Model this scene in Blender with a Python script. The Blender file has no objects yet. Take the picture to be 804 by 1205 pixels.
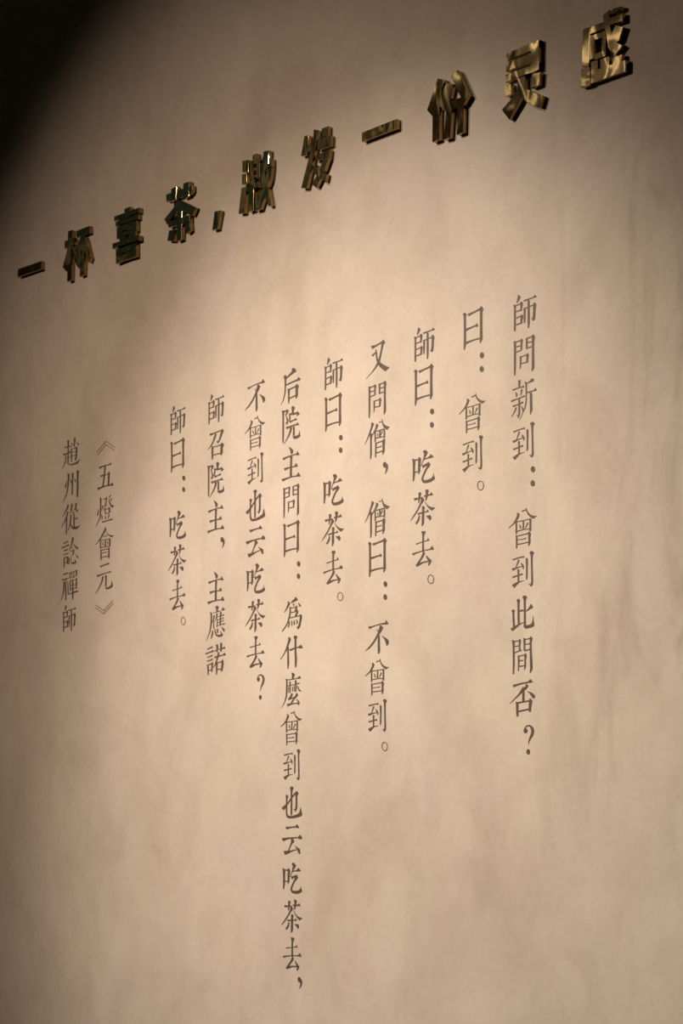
import bpy, bmesh, math, random
from mathutils import Vector
from mathutils.geometry import tessellate_polygon

scene = bpy.context.scene
COL = scene.collection
random.seed(7)

# ---------------------------------------------------------------- camera
CAM = (3.0583, -3.0446, 1.5)
YAW = 0.88301
SHIFT_Y = 0.56399
cam_data = bpy.data.cameras.new('camera')
cam = bpy.data.objects.new('camera', cam_data)
COL.objects.link(cam)
cam.location = CAM
cam.rotation_euler = (math.radians(90), 0, YAW)
cam_data.sensor_fit = 'HORIZONTAL'
cam_data.sensor_width = 36.0
cam_data.lens = 2400.0 / 804.0 * 36.0
cam_data.shift_y = SHIFT_Y
cam_data.clip_start = 0.05
cam_data.clip_end = 50
cam_data.dof.use_dof = True
cam_data.dof.focus_distance = 4.2
cam_data.dof.aperture_fstop = 16.0
scene.camera = cam

# ---------------------------------------------------------------- world, exposure, lights
world = bpy.data.worlds.new('world')
scene.world = world
world.use_nodes = True
bg = world.node_tree.nodes['Background']
bg.inputs[0].default_value = (0.9, 0.75, 0.6, 1)
bg.inputs[1].default_value = 0.02
scene.view_settings.view_transform = 'Standard'
scene.view_settings.look = 'None'
scene.view_settings.exposure = 0.0
scene.view_settings.gamma = 1.0
scene.view_settings.use_curve_mapping = False


def aim(o, target):
    d = Vector(target) - o.location
    o.rotation_euler = d.to_track_quat('-Z', 'Y').to_euler()


def spot(name, loc, target, watts, angle, blend, radius, color):
    l = bpy.data.lights.new(name, 'SPOT')
    l.energy = watts
    l.spot_size = math.radians(angle)
    l.spot_blend = blend
    l.shadow_soft_size = radius
    l.color = color
    o = bpy.data.objects.new(name, l)
    o.location = loc
    COL.objects.link(o)
    aim(o, target)
    return o


spot('track_spotlight', (-1.98, -2.95, 4.30), (-0.76, 0, 1.52), 305, 76.8, 1.0, 0.03, (1.0, 0.75, 0.56))
spot('track_spotlight', (-0.95, -3.02, 4.83), (-0.50, 0, 1.63), 930, 44.6, 1.0, 0.03, (1.0, 0.862, 0.725))
spot('added_reflection_spot', (-1.6, -3.6, 5.1), (-4.2, -2.5, 4.65), 70, 70, 1.0, 0.05, (1.0, 0.93, 0.80))  # added spot, brightens the unseen left wall that the brass mirrors


def strip(loc, size, watts, color, rot=0.0):  # added area light, mirrored by the brass as golden streaks
    l = bpy.data.lights.new('added_glint_strip', 'AREA')
    l.shape = 'RECTANGLE'
    l.size, l.size_y = size
    l.energy = watts
    l.color = color
    o = bpy.data.objects.new('added_glint_strip', l)
    o.location = loc
    o.rotation_euler = (0, 0, rot)
    COL.objects.link(o)


strip((-3.75, -3.5, 5.27), (0.05, 1.2), 0.45, (1.0, 0.82, 0.55), 0.3)
strip((-3.25, -3.5, 5.27), (0.04, 1.2), 0.6, (1.0, 0.82, 0.55), 0.3)

# ---------------------------------------------------------------- materials
def new_mat(name):
    m = bpy.data.materials.new(name)
    m.use_nodes = True
    nt = m.node_tree
    return m, nt, nt.nodes['Principled BSDF']


def noise(nt, vec, scale, detail=4, rough=0.5, dist=0.0):
    n = nt.nodes.new('ShaderNodeTexNoise')
    n.inputs['Scale'].default_value = scale
    n.inputs['Detail'].default_value = detail
    n.inputs['Roughness'].default_value = rough
    n.inputs['Distortion'].default_value = dist
    nt.links.new(vec, n.inputs['Vector'])
    return n


def ramp(nt, fac, stops):
    r = nt.nodes.new('ShaderNodeValToRGB')
    el = r.color_ramp.elements
    el[0].position, el[0].color = stops[0][0], (*stops[0][1], 1)
    el[1].position, el[1].color = stops[-1][0], (*stops[-1][1], 1)
    for p, c in stops[1:-1]:
        e = el.new(p)
        e.color = (*c, 1)
    nt.links.new(fac, r.inputs['Fac'])
    return r


def mixc(nt, fac, a, b, mode='MIX'):
    m = nt.nodes.new('ShaderNodeMix')
    m.data_type = 'RGBA'
    m.blend_type = mode
    if isinstance(fac, float):
        m.inputs[0].default_value = fac
    else:
        nt.links.new(fac, m.inputs[0])
    for s, v in ((6, a), (7, b)):
        if isinstance(v, tuple):
            m.inputs[s].default_value = (*v, 1)
        else:
            nt.links.new(v, m.inputs[s])
    return m.outputs[2]


def mapping(nt, scale=(1, 1, 1), loc=(0, 0, 0), rot=(0, 0, 0)):
    tc = nt.nodes.new('ShaderNodeTexCoord')
    mp = nt.nodes.new('ShaderNodeMapping')
    mp.inputs['Scale'].default_value = scale
    mp.inputs['Location'].default_value = loc
    mp.inputs['Rotation'].default_value = rot
    nt.links.new(tc.outputs['Object'], mp.inputs['Vector'])
    return mp.outputs['Vector']


# trowelled beige plaster
M_WALL, nt, b = new_mat('beige_plaster')
v = mapping(nt)
clouds = noise(nt, v, 1.7, 6, 0.62, 0.6)
base = ramp(nt, clouds.outputs['Fac'], [(0.30, (0.50, 0.43, 0.365)), (0.46, (0.59, 0.52, 0.45)), (0.58, (0.62, 0.55, 0.48)), (0.74, (0.69, 0.625, 0.55))])
hue = noise(nt, mapping(nt, loc=(3.1, 0, 7.7)), 3.3, 5, 0.6, 0.4)
tint = ramp(nt, hue.outputs['Fac'], [(0.36, (0.63, 0.535, 0.475)), (0.56, (0.63, 0.56, 0.445))])
c1 = mixc(nt, 0.45, base.outputs[0], tint.outputs[0])
streak = noise(nt, mapping(nt, scale=(3.2, 1, 1.9)), 1.0, 5, 0.6, 0.3)
sr = ramp(nt, streak.outputs['Fac'], [(0.35, (0.87, 0.855, 0.84)), (0.62, (1.0, 1.0, 1.0))])
c2 = mixc(nt, 0.8, c1, sr.outputs[0], 'MULTIPLY')
mott = noise(nt, mapping(nt, scale=(5.0, 1, 4.5), loc=(1.7, 0, 2.2), rot=(0, 0.5, 0)), 1.0, 6, 0.65, 0.8)
mo = ramp(nt, mott.outputs['Fac'], [(0.36, (0.90, 0.885, 0.87)), (0.56, (1.0, 1.0, 1.0))])
c2 = mixc(nt, 0.8, c2, mo.outputs[0], 'MULTIPLY')
grain = noise(nt, v, 70, 4, 0.7)
gr = ramp(nt, grain.outputs['Fac'], [(0.3, (0.92, 0.915, 0.91)), (0.7, (1.0, 1.0, 1.0))])
c3 = mixc(nt, 1.0, c2, gr.outputs[0], 'MULTIPLY')
speck = noise(nt, v, 26, 2, 0.5)
sp = ramp(nt, speck.outputs['Fac'], [(0.735, (1, 1, 1)), (0.78, (0.90, 0.875, 0.85))])
c4 = mixc(nt, 1.0, c3, sp.outputs[0], 'MULTIPLY')
# grey trowel smears towards the right-hand end of the wall
sm = noise(nt, mapping(nt, scale=(7.0, 1, 1.6), rot=(0, 0.2, 0)), 1.0, 4, 0.6, 1.0)
smr = ramp(nt, sm.outputs['Fac'], [(0.50, (1, 1, 1)), (0.72, (0.66, 0.62, 0.58))])
sx = nt.nodes.new('ShaderNodeSeparateXYZ')
nt.links.new(v, sx.inputs[0])
mr = nt.nodes.new('ShaderNodeMapRange')
mr.inputs[1].default_value = -0.15
mr.inputs[2].default_value = 0.45
nt.links.new(sx.outputs['X'], mr.inputs[0])
c5 = mixc(nt, mr.outputs[0], c4, mixc(nt, 1.0, c4, smr.outputs[0], 'MULTIPLY'))
nt.links.new(c5, b.inputs['Base Color'])
b.inputs['Roughness'].default_value = 0.75
b.inputs['Specular IOR Level'].default_value = 0.25
bmp = nt.nodes.new('ShaderNodeBump')
bmp.inputs['Strength'].default_value = 0.25
bmp.inputs['Distance'].default_value = 0.004
rel = noise(nt, v, 9, 8, 0.68, 0.3)
nt.links.new(rel.outputs['Fac'], bmp.inputs['Height'])
nt.links.new(bmp.outputs[0], b.inputs['Normal'])

# brown printed lettering
M_INK, nt, b = new_mat('brown_print')
n1 = noise(nt, mapping(nt), 60, 3, 0.6)
r1 = ramp(nt, n1.outputs['Fac'], [(0.3, (0.075, 0.050, 0.039)), (0.7, (0.10, 0.068, 0.052))])
nt.links.new(r1.outputs[0], b.inputs['Base Color'])
b.inputs['Roughness'].default_value = 0.6


def brass(name, color, rough, wave):
    m, nt, b = new_mat(name)
    v = mapping(nt)
    n = noise(nt, v, 22, 3, 0.5, 1.2)
    dark = tuple(x * 0.6 for x in color)
    r = ramp(nt, n.outputs['Fac'], [(0.3, dark), (0.7, color)])
    nt.links.new(r.outputs[0], b.inputs['Base Color'])
    b.inputs['Metallic'].default_value = 1.0
    b.inputs['Roughness'].default_value = rough
    w = noise(nt, mapping(nt, scale=(18, 10, 9), rot=(0, 0.5, 0)), 1.0, 1, 0.4, 0.6)
    bp = nt.nodes.new('ShaderNodeBump')
    bp.inputs['Strength'].default_value = wave
    bp.inputs['Distance'].default_value = 0.0065
    nt.links.new(w.outputs['Fac'], bp.inputs['Height'])
    nt.links.new(bp.outputs[0], b.inputs['Normal'])
    return m


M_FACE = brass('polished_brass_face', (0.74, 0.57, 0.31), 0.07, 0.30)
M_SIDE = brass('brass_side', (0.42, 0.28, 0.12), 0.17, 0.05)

M_CEIL, nt, b = new_mat('dark_ceiling_paint')
b.inputs['Base Color'].default_value = (0.045, 0.028, 0.015, 1)
b.inputs['Roughness'].default_value = 0.8
M_FLOOR, nt, b = new_mat('dark_stone_floor')
n1 = noise(nt, mapping(nt), 4, 5)
r1 = ramp(nt, n1.outputs['Fac'], [(0.3, (0.045, 0.038, 0.032)), (0.7, (0.075, 0.064, 0.052))])
nt.links.new(r1.outputs[0], b.inputs['Base Color'])
b.inputs['Roughness'].default_value = 0.5
M_GREEN, nt, b = new_mat('dark_green_wall_paint')
n1 = noise(nt, mapping(nt), 2.5, 4)
r1 = ramp(nt, n1.outputs['Fac'], [(0.3, (0.04, 0.10, 0.075)), (0.7, (0.09, 0.17, 0.13))])
nt.links.new(r1.outputs[0], b.inputs['Base Color'])
b.inputs['Roughness'].default_value = 0.7

M_BANDS, nt, b = new_mat('reflection_bands_wall')  # invented bands on an unseen wall, laid out for the brass to mirror
v = mapping(nt)
sx = nt.nodes.new('ShaderNodeSeparateXYZ')
nt.links.new(v, sx.inputs[0])
mr = nt.nodes.new('ShaderNodeMapRange')
mr.inputs[1].default_value = -4.8
mr.inputs[2].default_value = 0.2
nt.links.new(sx.outputs['Y'], mr.inputs[0])
GREEN = (0.035, 0.10, 0.075)
PALE = (0.42, 0.38, 0.27)
r1 = ramp(nt, mr.outputs[0], [(0.0, (0.06, 0.03, 0.013)), (0.285, (0.04, 0.024, 0.012)), (0.292, (0.85, 0.74, 0.48)), (0.326, (0.85, 0.74, 0.48)),
                             (0.332, (0.14, 0.10, 0.05)), (0.385, (0.03, 0.02, 0.013)), (0.395, (0.04, 0.03, 0.02)), (0.40, PALE), (0.41, PALE),
                             (0.416, GREEN), (0.436, GREEN), (0.442, PALE), (0.478, PALE), (0.484, GREEN), (0.69, GREEN), (0.70, (0.04, 0.028, 0.016)), (1.0, (0.03, 0.02, 0.014))])
mz = nt.nodes.new('ShaderNodeMapRange')
mz.inputs[1].default_value = 4.0
mz.inputs[2].default_value = 4.4
nt.links.new(sx.outputs['Z'], mz.inputs[0])
low = ramp(nt, mz.outputs[0], [(0.0, (0, 0, 0)), (0.33, (0, 0, 0)), (0.37, (1, 1, 1)), (1.0, (1, 1, 1))])  # dark lower zone, invented for the reflection in the brass
pale_refl = ramp(nt, mz.outputs[0], [(0.0, (0, 0, 0)), (0.34, (0, 0, 0)), (0.38, (1, 1, 1)), (0.50, (1, 1, 1)), (0.54, (0, 0, 0)), (1.0, (0, 0, 0))])  # invented pale line, shows as a light streak in the brass
r2 = mixc(nt, low.outputs[0], (0.012, 0.012, 0.009), r1.outputs[0])
r3 = mixc(nt, pale_refl.outputs[0], r2, PALE)
nt.links.new(r3, b.inputs['Base Color'])
b.inputs['Roughness'].default_value = 0.7

# ---------------------------------------------------------------- room shell
def box(name, lo, hi, mat, kind='structure'):
    bm = bmesh.new()
    bmesh.ops.create_cube(bm, size=1.0)
    for q in bm.verts:
        q.co = Vector([lo[i] + (q.co[i] + 0.5) * (hi[i] - lo[i]) for i in range(3)])
    me = bpy.data.meshes.new(name)
    bm.to_mesh(me)
    bm.free()
    me.materials.append(mat)
    o = bpy.data.objects.new(name, me)
    COL.objects.link(o)
    if kind:
        o['kind'] = kind
    return o


box('wall_back', (-4.2, 0, 0), (4.2, 0.2, 5.3), M_WALL)
box('floor', (-4.2, -4.8, -0.1), (4.2, 0.2, 0), M_FLOOR)
box('ceiling', (-4.2, -4.8, 5.3), (4.2, 0.2, 5.4), M_CEIL)
box('wall_left', (-4.4, -4.8, 0), (-4.2, 0.2, 5.3), M_BANDS)
box('wall_front', (-4.2, -5.0, 0), (4.2, -4.8, 5.3), M_GREEN)
box('wall_right', (4.2, -4.8, 0), (4.4, 0.2, 5.3), M_GREEN)

# ---------------------------------------------------------------- lettering outlines (tenths of a millimetre) and places on the wall (metres)
GLYPHS = {
'shi_master': 'p-562 149 -525 157 -555 119 -467 99 -572 67 -516 39 -591 -2 -574 -10|p-680 -24 -639 -23 -686 -55 -602 -64 -668 -106 -612 -118 -672 -497 -612 -511 -670 -585 -626 -596|p-620 -70 -633 -46 -456 -53 -470 -28|p-473 -3 -422 -10 -482 -39 -398 -58 -477 -119 -418 -136 -485 -192 -433 -207|p-611 -197 -622 -172 -442 -195 -453 -168|p-599 -340 -616 -312 -436 -316 -451 -292|p-458 -280 -410 -287 -470 -313 -387 -334 -472 -377 -408 -395 -478 -464 -418 -479|p-610 -483 -624 -454 -433 -475 -447 -445|p-364 -31 -386 7 -284 -19 -298 11 -133 -15 -144 10 -7 -10 -24 22|q-91 10 -34 48 13 -1 -16 -21|p-384 -163 -351 -155 -380 -178 -316 -189 -375 -346 -321 -358 -374 -474 -330 -484|p-342 -185 -354 -163 -38 -165 -50 -142|p-77 -112 -30 -119 -97 -146 1 -168 -93 -259 -18 -279 -100 -364 -26 -385 -114 -436 -42 -467 -128 -465 -92 -491|q-148 -425 -91 -449 -101 -484 -123 -471|p-263 -19 -196 -33 -258 -90 -194 -104 -259 -479 -193 -494 -253 -607 -214 -617',
'wen_ask': 'p-679 101 -631 109 -671 81 -601 70 -665 -135 -601 -148 -665 -450 -604 -463 -665 -622 -625 -631|p-604 59 -617 85 -418 72 -431 98|p-599 -42 -608 -19 -458 -40 -467 -17|p-597 -156 -610 -130 -430 -141 -444 -115|p-453 113 -408 105 -466 82 -392 64 -465 4 -409 -9 -466 -122 -413 -133|p-312 90 -281 98 -308 76 -250 69 -303 -30 -250 -41 -306 -132 -256 -144|p-278 71 -290 98 -75 78 -87 105|p-254 -22 -263 1 -115 -25 -123 -2|p-278 -139 -290 -112 -126 -130 -138 -105|p-107 128 -76 125 -129 89 -34 71 -123 4 -50 -12 -123 -247 -55 -261 -127 -514 -46 -531 -130 -571 -58 -596 -133 -634 -110 -643|p-498 -256 -465 -251 -490 -280 -435 -289 -489 -395 -441 -406 -490 -517 -461 -524|p-451 -282 -461 -259 -253 -273 -264 -250|p-278 -230 -239 -235 -292 -265 -213 -282 -291 -336 -231 -351 -293 -422 -237 -434|p-452 -426 -460 -401 -242 -433 -250 -408',
'xin_new': 'p-537 152 -472 157 -533 133 -451 122 -525 86 -464 72 -529 19 -470 5|p-694 -37 -711 -4 -578 -23 -590 2 -465 -18 -473 7 -348 -33 -355 0|q-405 -6 -377 33 -339 -23|p-613 -71 -603 -70 -601 -129 -548 -133 -602 -180 -567 -190|p-453 -47 -395 -61 -452 -107 -410 -120 -465 -179 -447 -186|p-730 -272 -753 -230 -616 -254 -630 -225 -489 -243 -500 -220 -326 -231 -344 -198|q-380 -200 -357 -186 -322 -215 -348 -226|p-684 -388 -704 -349 -578 -373 -591 -346 -462 -362 -476 -337 -367 -354 -392 -315|p-512 -214 -472 -223 -525 -302 -469 -313 -525 -482 -469 -493 -533 -569 -477 -584 -540 -645 -519 -652|p-581 -572 -575 -569 -548 -616 -518 -598|p-608 -398 -566 -418 -637 -446 -596 -467 -686 -525 -663 -539 -747 -578 -731 -588|p-441 -401 -426 -400 -419 -471 -379 -469 -395 -530 -352 -528|p-101 118 -54 92 -135 109 -66 47 -178 79 -149 42 -270 42 -260 29|p-333 82 -312 89 -330 58 -264 58 -310 -3 -265 -10 -306 -164 -264 -172 -310 -333 -271 -343 -340 -450 -304 -464 -385 -523 -361 -535 -433 -605 -416 -613 -492 -694 -484 -699|p-259 -171 -271 -142 -146 -166 -156 -141 -69 -165 -81 -136 25 -170 6 -124|q-62 -139 -12 -96 32 -162 13 -167|p-185 -171 -117 -181 -180 -243 -109 -255 -178 -440 -104 -453 -175 -527 -101 -545 -178 -630 -154 -638',
'dao_arrive': 'p-662 -28 -680 6 -584 -17 -598 12 -445 -1 -455 24 -317 -7 -328 27|q-386 15 -348 40 -310 -3 -348 -10|p-507 -24 -464 -41 -521 -50 -476 -69 -549 -114 -517 -128 -583 -177 -561 -187|p-676 -242 -699 -190 -617 -234 -642 -190 -533 -210 -547 -183 -395 -194 -402 -179|p-426 -103 -417 -100 -404 -167 -347 -156 -380 -206 -328 -206 -364 -241 -337 -244|p-528 -230 -469 -240 -524 -298 -471 -307 -524 -496 -473 -505|p-664 -404 -686 -366 -571 -386 -586 -357 -443 -373 -457 -347 -361 -370 -385 -328|p-625 -618 -699 -544 -590 -596 -656 -534 -525 -550 -567 -507 -462 -518 -476 -493 -314 -497 -318 -490|p-276 -27 -241 -24 -275 -50 -212 -59 -267 -252 -217 -261 -271 -421 -221 -431 -269 -482 -243 -489|p-133 104 -68 98 -164 73 -24 51 -133 24 -60 11 -124 -99 -69 -108 -116 -368 -61 -377 -113 -511 -55 -522 -126 -585 -62 -606 -146 -629 -105 -649|q-193 -583 -170 -575 -119 -604 -119 -640 -151 -621',
'ceng_once': 'p-554 58 -532 68 -545 28 -464 27 -553 -6 -489 -33 -596 -70 -548 -98 -670 -142 -642 -164 -805 -219 -791 -232|p-391 59 -407 92 -322 72 -336 94 -270 85 -286 107|p-271 133 -252 130 -285 86 -246 79|q-282 91 -244 89 -227 50 -189 9 -119 -40 -44 -70 51 -86 -6 -111 -56 -133 -107 -110 -170 -65 -221 -18 -259 41|p-594 -108 -543 -115 -591 -226 -540 -233 -591 -379 -546 -385|p-557 -135 -562 -112 -448 -136 -453 -117 -307 -136 -313 -117 -154 -132 -161 -110|p-175 -105 -114 -114 -174 -248 -116 -257 -178 -373 -117 -382|p-549 -340 -557 -317 -346 -328 -351 -309 -168 -338 -172 -317|p-373 -139 -328 -146 -380 -318 -332 -325|p-485 -189 -473 -186 -469 -239 -426 -235 -453 -284 -417 -283|p-239 -180 -197 -197 -263 -226 -229 -241 -304 -299 -290 -306|p-591 -410 -561 -406 -585 -445 -531 -448 -580 -552 -531 -558 -582 -682 -539 -688|p-556 -442 -563 -419 -357 -437 -364 -416 -178 -430 -187 -405|p-210 -387 -181 -381 -212 -421 -128 -426 -209 -512 -143 -521 -207 -600 -138 -613 -210 -680 -181 -688|p-532 -521 -535 -505 -358 -527 -363 -510 -265 -528 -279 -494|p-543 -620 -550 -597 -358 -619 -364 -598 -205 -615 -212 -592',
'ci_this': 'p-683 -166 -630 -166 -702 -194 -598 -196 -674 -234 -613 -239 -668 -393 -606 -397 -654 -562 -587 -566|p-525 45 -466 44 -541 12 -437 4 -521 -47 -457 -54 -518 -318 -454 -324 -509 -517 -448 -522|p-449 -240 -465 -214 -382 -231 -391 -189 -320 -240 -313 -213|p-728 -576 -708 -558 -668 -622 -696 -556 -571 -576 -613 -530 -463 -522 -490 -491 -393 -493 -406 -473 -326 -478 -332 -467|p-338 96 -269 93 -368 58 -227 45 -336 4 -264 -4 -329 -158 -266 -165 -327 -428 -263 -434 -336 -570 -259 -579|q-316 -519 -246 -539 -145 -538 -94 -519 -66 -455 -49 -359 -41 -359 -37 -449 -11 -550 -31 -588 -94 -604 -259 -614 -310 -595|p-127 -110 -99 -110 -152 -146 -49 -185 -183 -181 -145 -216 -233 -217 -209 -240 -270 -243 -261 -252',
'jian_between': 'p-686 79 -652 97 -675 56 -594 60 -661 -30 -602 -35 -656 -391 -597 -397 -659 -635 -616 -639|p-615 46 -620 67 -442 49 -447 70|p-459 96 -424 94 -471 61 -407 53 -477 -47 -427 -53 -471 -152 -423 -155|p-609 -63 -614 -42 -467 -58 -473 -38|p-604 -201 -619 -178 -502 -177 -514 -155 -380 -160 -394 -132|p-348 94 -316 107 -338 71 -270 71 -326 -62 -276 -66 -326 -169 -276 -174|p-288 57 -294 78 -110 66 -117 88|p-288 -50 -294 -30 -123 -43 -129 -20|p-292 -183 -303 -157 -134 -165 -143 -141|p-137 111 -102 116 -141 72 -60 65 -145 -7 -87 -14 -144 -169 -83 -174 -140 -438 -61 -444 -136 -560 -60 -572 -144 -651 -121 -658|p-518 -262 -486 -251 -503 -285 -450 -287 -500 -450 -455 -455 -501 -585 -475 -588|p-480 -279 -486 -256 -275 -270 -281 -248|p-297 -228 -260 -228 -305 -265 -236 -272 -306 -377 -256 -383 -305 -493 -252 -501 -315 -568 -292 -574|p-453 -381 -457 -357 -343 -381 -346 -358|p-455 -498 -459 -473 -283 -499 -287 -475',
'fou_no': 'p-626 -11 -651 44 -455 25 -469 62 -247 44 -256 75 -61 45 -70 86|q-193 71 -123 131 -38 59|p-279 17 -233 37 -255 -9 -178 -19 -293 -32 -233 -77 -343 -63 -300 -103|p-337 -21 -283 -48 -398 -79 -338 -113 -481 -166 -444 -192 -592 -243 -568 -262 -750 -350 -741 -356|p-379 -47 -296 -51 -365 -187 -292 -192 -365 -338 -292 -343|q-233 -115 -65 -169 16 -224 23 -265 -19 -298 -65 -275 -135 -188|p-572 -336 -540 -322 -553 -374 -475 -372 -548 -537 -480 -540 -534 -641 -475 -642|p-529 -369 -537 -335 -120 -348 -127 -318|p-151 -293 -110 -287 -158 -343 -56 -349 -167 -429 -85 -440 -171 -561 -99 -569|p-492 -553 -502 -519 -118 -524 -128 -490',
'question_mark': 'q-191 -57 -198 -80 -215 -98 -240 -107 -268 -105 -294 -93 -311 -73 -317 -49 -311 -26 -294 -8 -268 1 -240 -1 -215 -13 -198 -33|p-280 -19 -303 -4 -216 30 -237 54 -148 32 -133 64 -99 -18 -28 6 -84 -78 3 -85 -109 -149 -32 -174 -150 -219 -98 -239 -173 -292 -145 -299 -177 -356 -165 -358|q-119 -506 -125 -532 -140 -553 -163 -563 -188 -562 -210 -549 -226 -527 -231 -500 -226 -474 -210 -454 -188 -443 -163 -445 -140 -458 -125 -480',
'yue_say': 'p-658 144 -616 142 -685 109 -562 91 -660 57 -584 41 -652 -260 -581 -275 -656 -536 -583 -554 -658 -664 -624 -673|p-498 34 -537 96 -374 60 -399 100 -213 79 -237 117 -102 95 -133 139|p-107 169 -88 166 -155 117 -22 86 -142 54 -56 34 -142 -277 -62 -295 -145 -479 -53 -499 -143 -530 -61 -557 -149 -615 -119 -627|p-575 -269 -604 -219 -403 -246 -423 -210 -269 -236 -288 -201|q-299 -216 -236 -167 -191 -244 -252 -254|p-576 -559 -603 -511 -378 -536 -395 -500 -138 -538 -151 -504',
'chi_eat': 'p-751 -38 -721 -21 -730 -70 -633 -74 -719 -218 -644 -231 -719 -389 -644 -403 -724 -533 -685 -542|p-659 -87 -669 -53 -502 -90 -511 -59|p-523 -28 -489 -26 -534 -64 -436 -79 -541 -199 -460 -214 -542 -321 -465 -338 -537 -401 -510 -408|p-646 -354 -653 -330 -502 -360 -510 -333|p-481 -235 -488 -221 -408 -230 -418 -212|q-377 77 -335 108 -264 91 -210 39 -235 -4 -292 -60 -321 -113 -363 -134 -399 -204 -427 -233 -437 -217 -399 -147 -363 -77 -335 13|p-329 -113 -340 -93 -229 -107 -241 -80 -143 -110 -157 -73|q-186 -69 -108 -20 -12 -98 -80 -110 -179 -108|q-413 -230 -321 -217 -235 -198 -179 -183 -122 -250 -164 -299 -235 -335 -264 -312 -235 -264 -321 -269 -370 -299|p-253 -273 -189 -307 -304 -334 -251 -360 -362 -411 -307 -435 -415 -491 -355 -511 -429 -549 -355 -564|q-427 -541 -370 -531 -335 -570 -207 -576 -94 -561 -37 -518 -16 -451 -2 -524 33 -577 5 -610 -94 -641 -207 -650 -335 -637 -399 -603',
'cha_tea': 'p-676 -47 -676 -19 -638 -67 -656 -8 -541 -50 -552 -17 -400 -48 -407 -24|p-523 95 -441 92 -524 75 -426 58 -522 15 -451 -1 -530 -60 -471 -75 -535 -134 -506 -142|p-333 -31 -345 4 -199 -28 -209 3 -84 -37 -98 10|q-148 -7 -91 43 -28 -36 -148 -33|p-291 123 -197 116 -294 95 -182 80 -279 34 -200 18 -287 -38 -221 -57 -297 -116 -268 -125|q-425 -12 -375 -29 -329 -102 -353 -127 -403 -167 -461 -225 -561 -334 -676 -432 -791 -503 -799 -495 -690 -392 -590 -301 -503 -200 -446 -113|q-318 -128 -297 -136 -233 -219 -162 -265 -63 -303 43 -323 -35 -364 -70 -382 -133 -345 -204 -287 -261 -226|p-400 -230 -335 -233 -410 -258 -312 -270 -401 -319 -326 -331 -414 -498 -331 -511 -413 -590 -331 -608 -416 -674 -390 -682|p-545 -403 -562 -367 -454 -395 -467 -360 -314 -388 -322 -361 -179 -388 -187 -362|q-261 -364 -211 -327 -176 -376|p-507 -412 -477 -419 -538 -476 -480 -493 -568 -523 -510 -551 -636 -584 -586 -613|q-278 -465 -204 -467 -126 -466 -88 -521 -98 -567 -141 -587 -204 -528',
'qu_go': 'p-424 123 -292 115 -419 90 -283 70 -395 30 -327 19 -396 -113 -334 -122 -398 -294 -333 -302 -398 -344 -318 -349|p-601 -155 -616 -125 -467 -138 -477 -116 -340 -125 -347 -106 -169 -122 -178 -98|q-230 -98 -202 -45 -145 -123|p-714 -382 -742 -332 -607 -358 -624 -324 -439 -337 -449 -313 -298 -330 -304 -310 -141 -332 -148 -306 -29 -338 -35 -308|q-145 -308 -67 -247 -4 -317 -25 -347 -131 -330|p-379 -344 -294 -373 -406 -415 -339 -445 -483 -500 -433 -527 -587 -585 -530 -617|q-616 -594 -515 -578 -372 -563 -202 -565 -166 -593 -372 -600 -487 -634 -570 -654 -608 -637|q-284 -433 -230 -453 -159 -514 -81 -571 -103 -620 -166 -683 -202 -669 -180 -606 -230 -524',
'you_again': 'q-585 119 -423 109 -303 123 -176 147 -168 187 -124 158 -71 96 -94 69 -183 98 -303 86 -408 62 -529 32|p-192 145 -101 113 -207 78 -130 53 -229 -25 -168 -45 -274 -151 -213 -173 -322 -255 -248 -285 -365 -311 -301 -346 -446 -404 -401 -431 -557 -486 -531 -506 -768 -611 -761 -617|p-421 8 -402 7 -423 -40 -370 -46 -409 -130 -353 -137 -391 -234 -330 -237 -358 -302 -294 -299|p-515 -141 -564 -100 -404 -76 -428 -56|q-378 -271 -281 -290 -183 -373 -64 -439 81 -509 -5 -540 -64 -572 -153 -515 -258 -436 -341 -351',
'seng_monk': 'p-572 154 -545 166 -568 133 -471 121 -579 81 -513 56 -634 -28 -580 -49 -714 -172 -682 -186 -810 -300 -799 -306|p-628 -71 -586 -65 -621 -108 -533 -117 -614 -223 -551 -234 -614 -565 -551 -577 -615 -677 -584 -684|p-404 100 -372 106 -409 78 -316 61 -419 24 -358 -3 -476 -54 -435 -76 -555 -142 -538 -152|p-300 104 -311 125 -210 110 -221 131|p-196 175 -181 173 -200 112 -157 107|q-204 128 -163 111 -111 39 -7 -18 90 -53 30 -74 -7 -106 -66 -76 -126 -36 -171 40|p-464 -60 -417 -66 -455 -202 -402 -211 -457 -311 -410 -320|p-428 -82 -438 -57 -270 -82 -281 -57 -104 -78 -118 -48|p-134 -64 -82 -73 -134 -180 -76 -191 -136 -269 -80 -279|p-414 -239 -422 -213 -122 -247 -130 -224|p-290 -65 -237 -75 -296 -229 -243 -239|p-357 -118 -344 -118 -354 -162 -323 -166 -349 -206 -337 -208|p-188 -93 -154 -109 -231 -149 -200 -163 -260 -210 -246 -216|p-444 -331 -407 -327 -431 -363 -375 -371 -437 -497 -384 -507 -439 -658 -398 -666|p-396 -358 -410 -331 -119 -341 -133 -314|p-142 -283 -86 -298 -177 -335 -75 -358 -175 -445 -95 -459 -171 -541 -87 -560 -177 -642 -150 -651|p-391 -461 -400 -438 -239 -459 -252 -436 -195 -450 -230 -418|p-396 -587 -410 -557 -268 -578 -282 -551 -149 -569 -163 -542',
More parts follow.
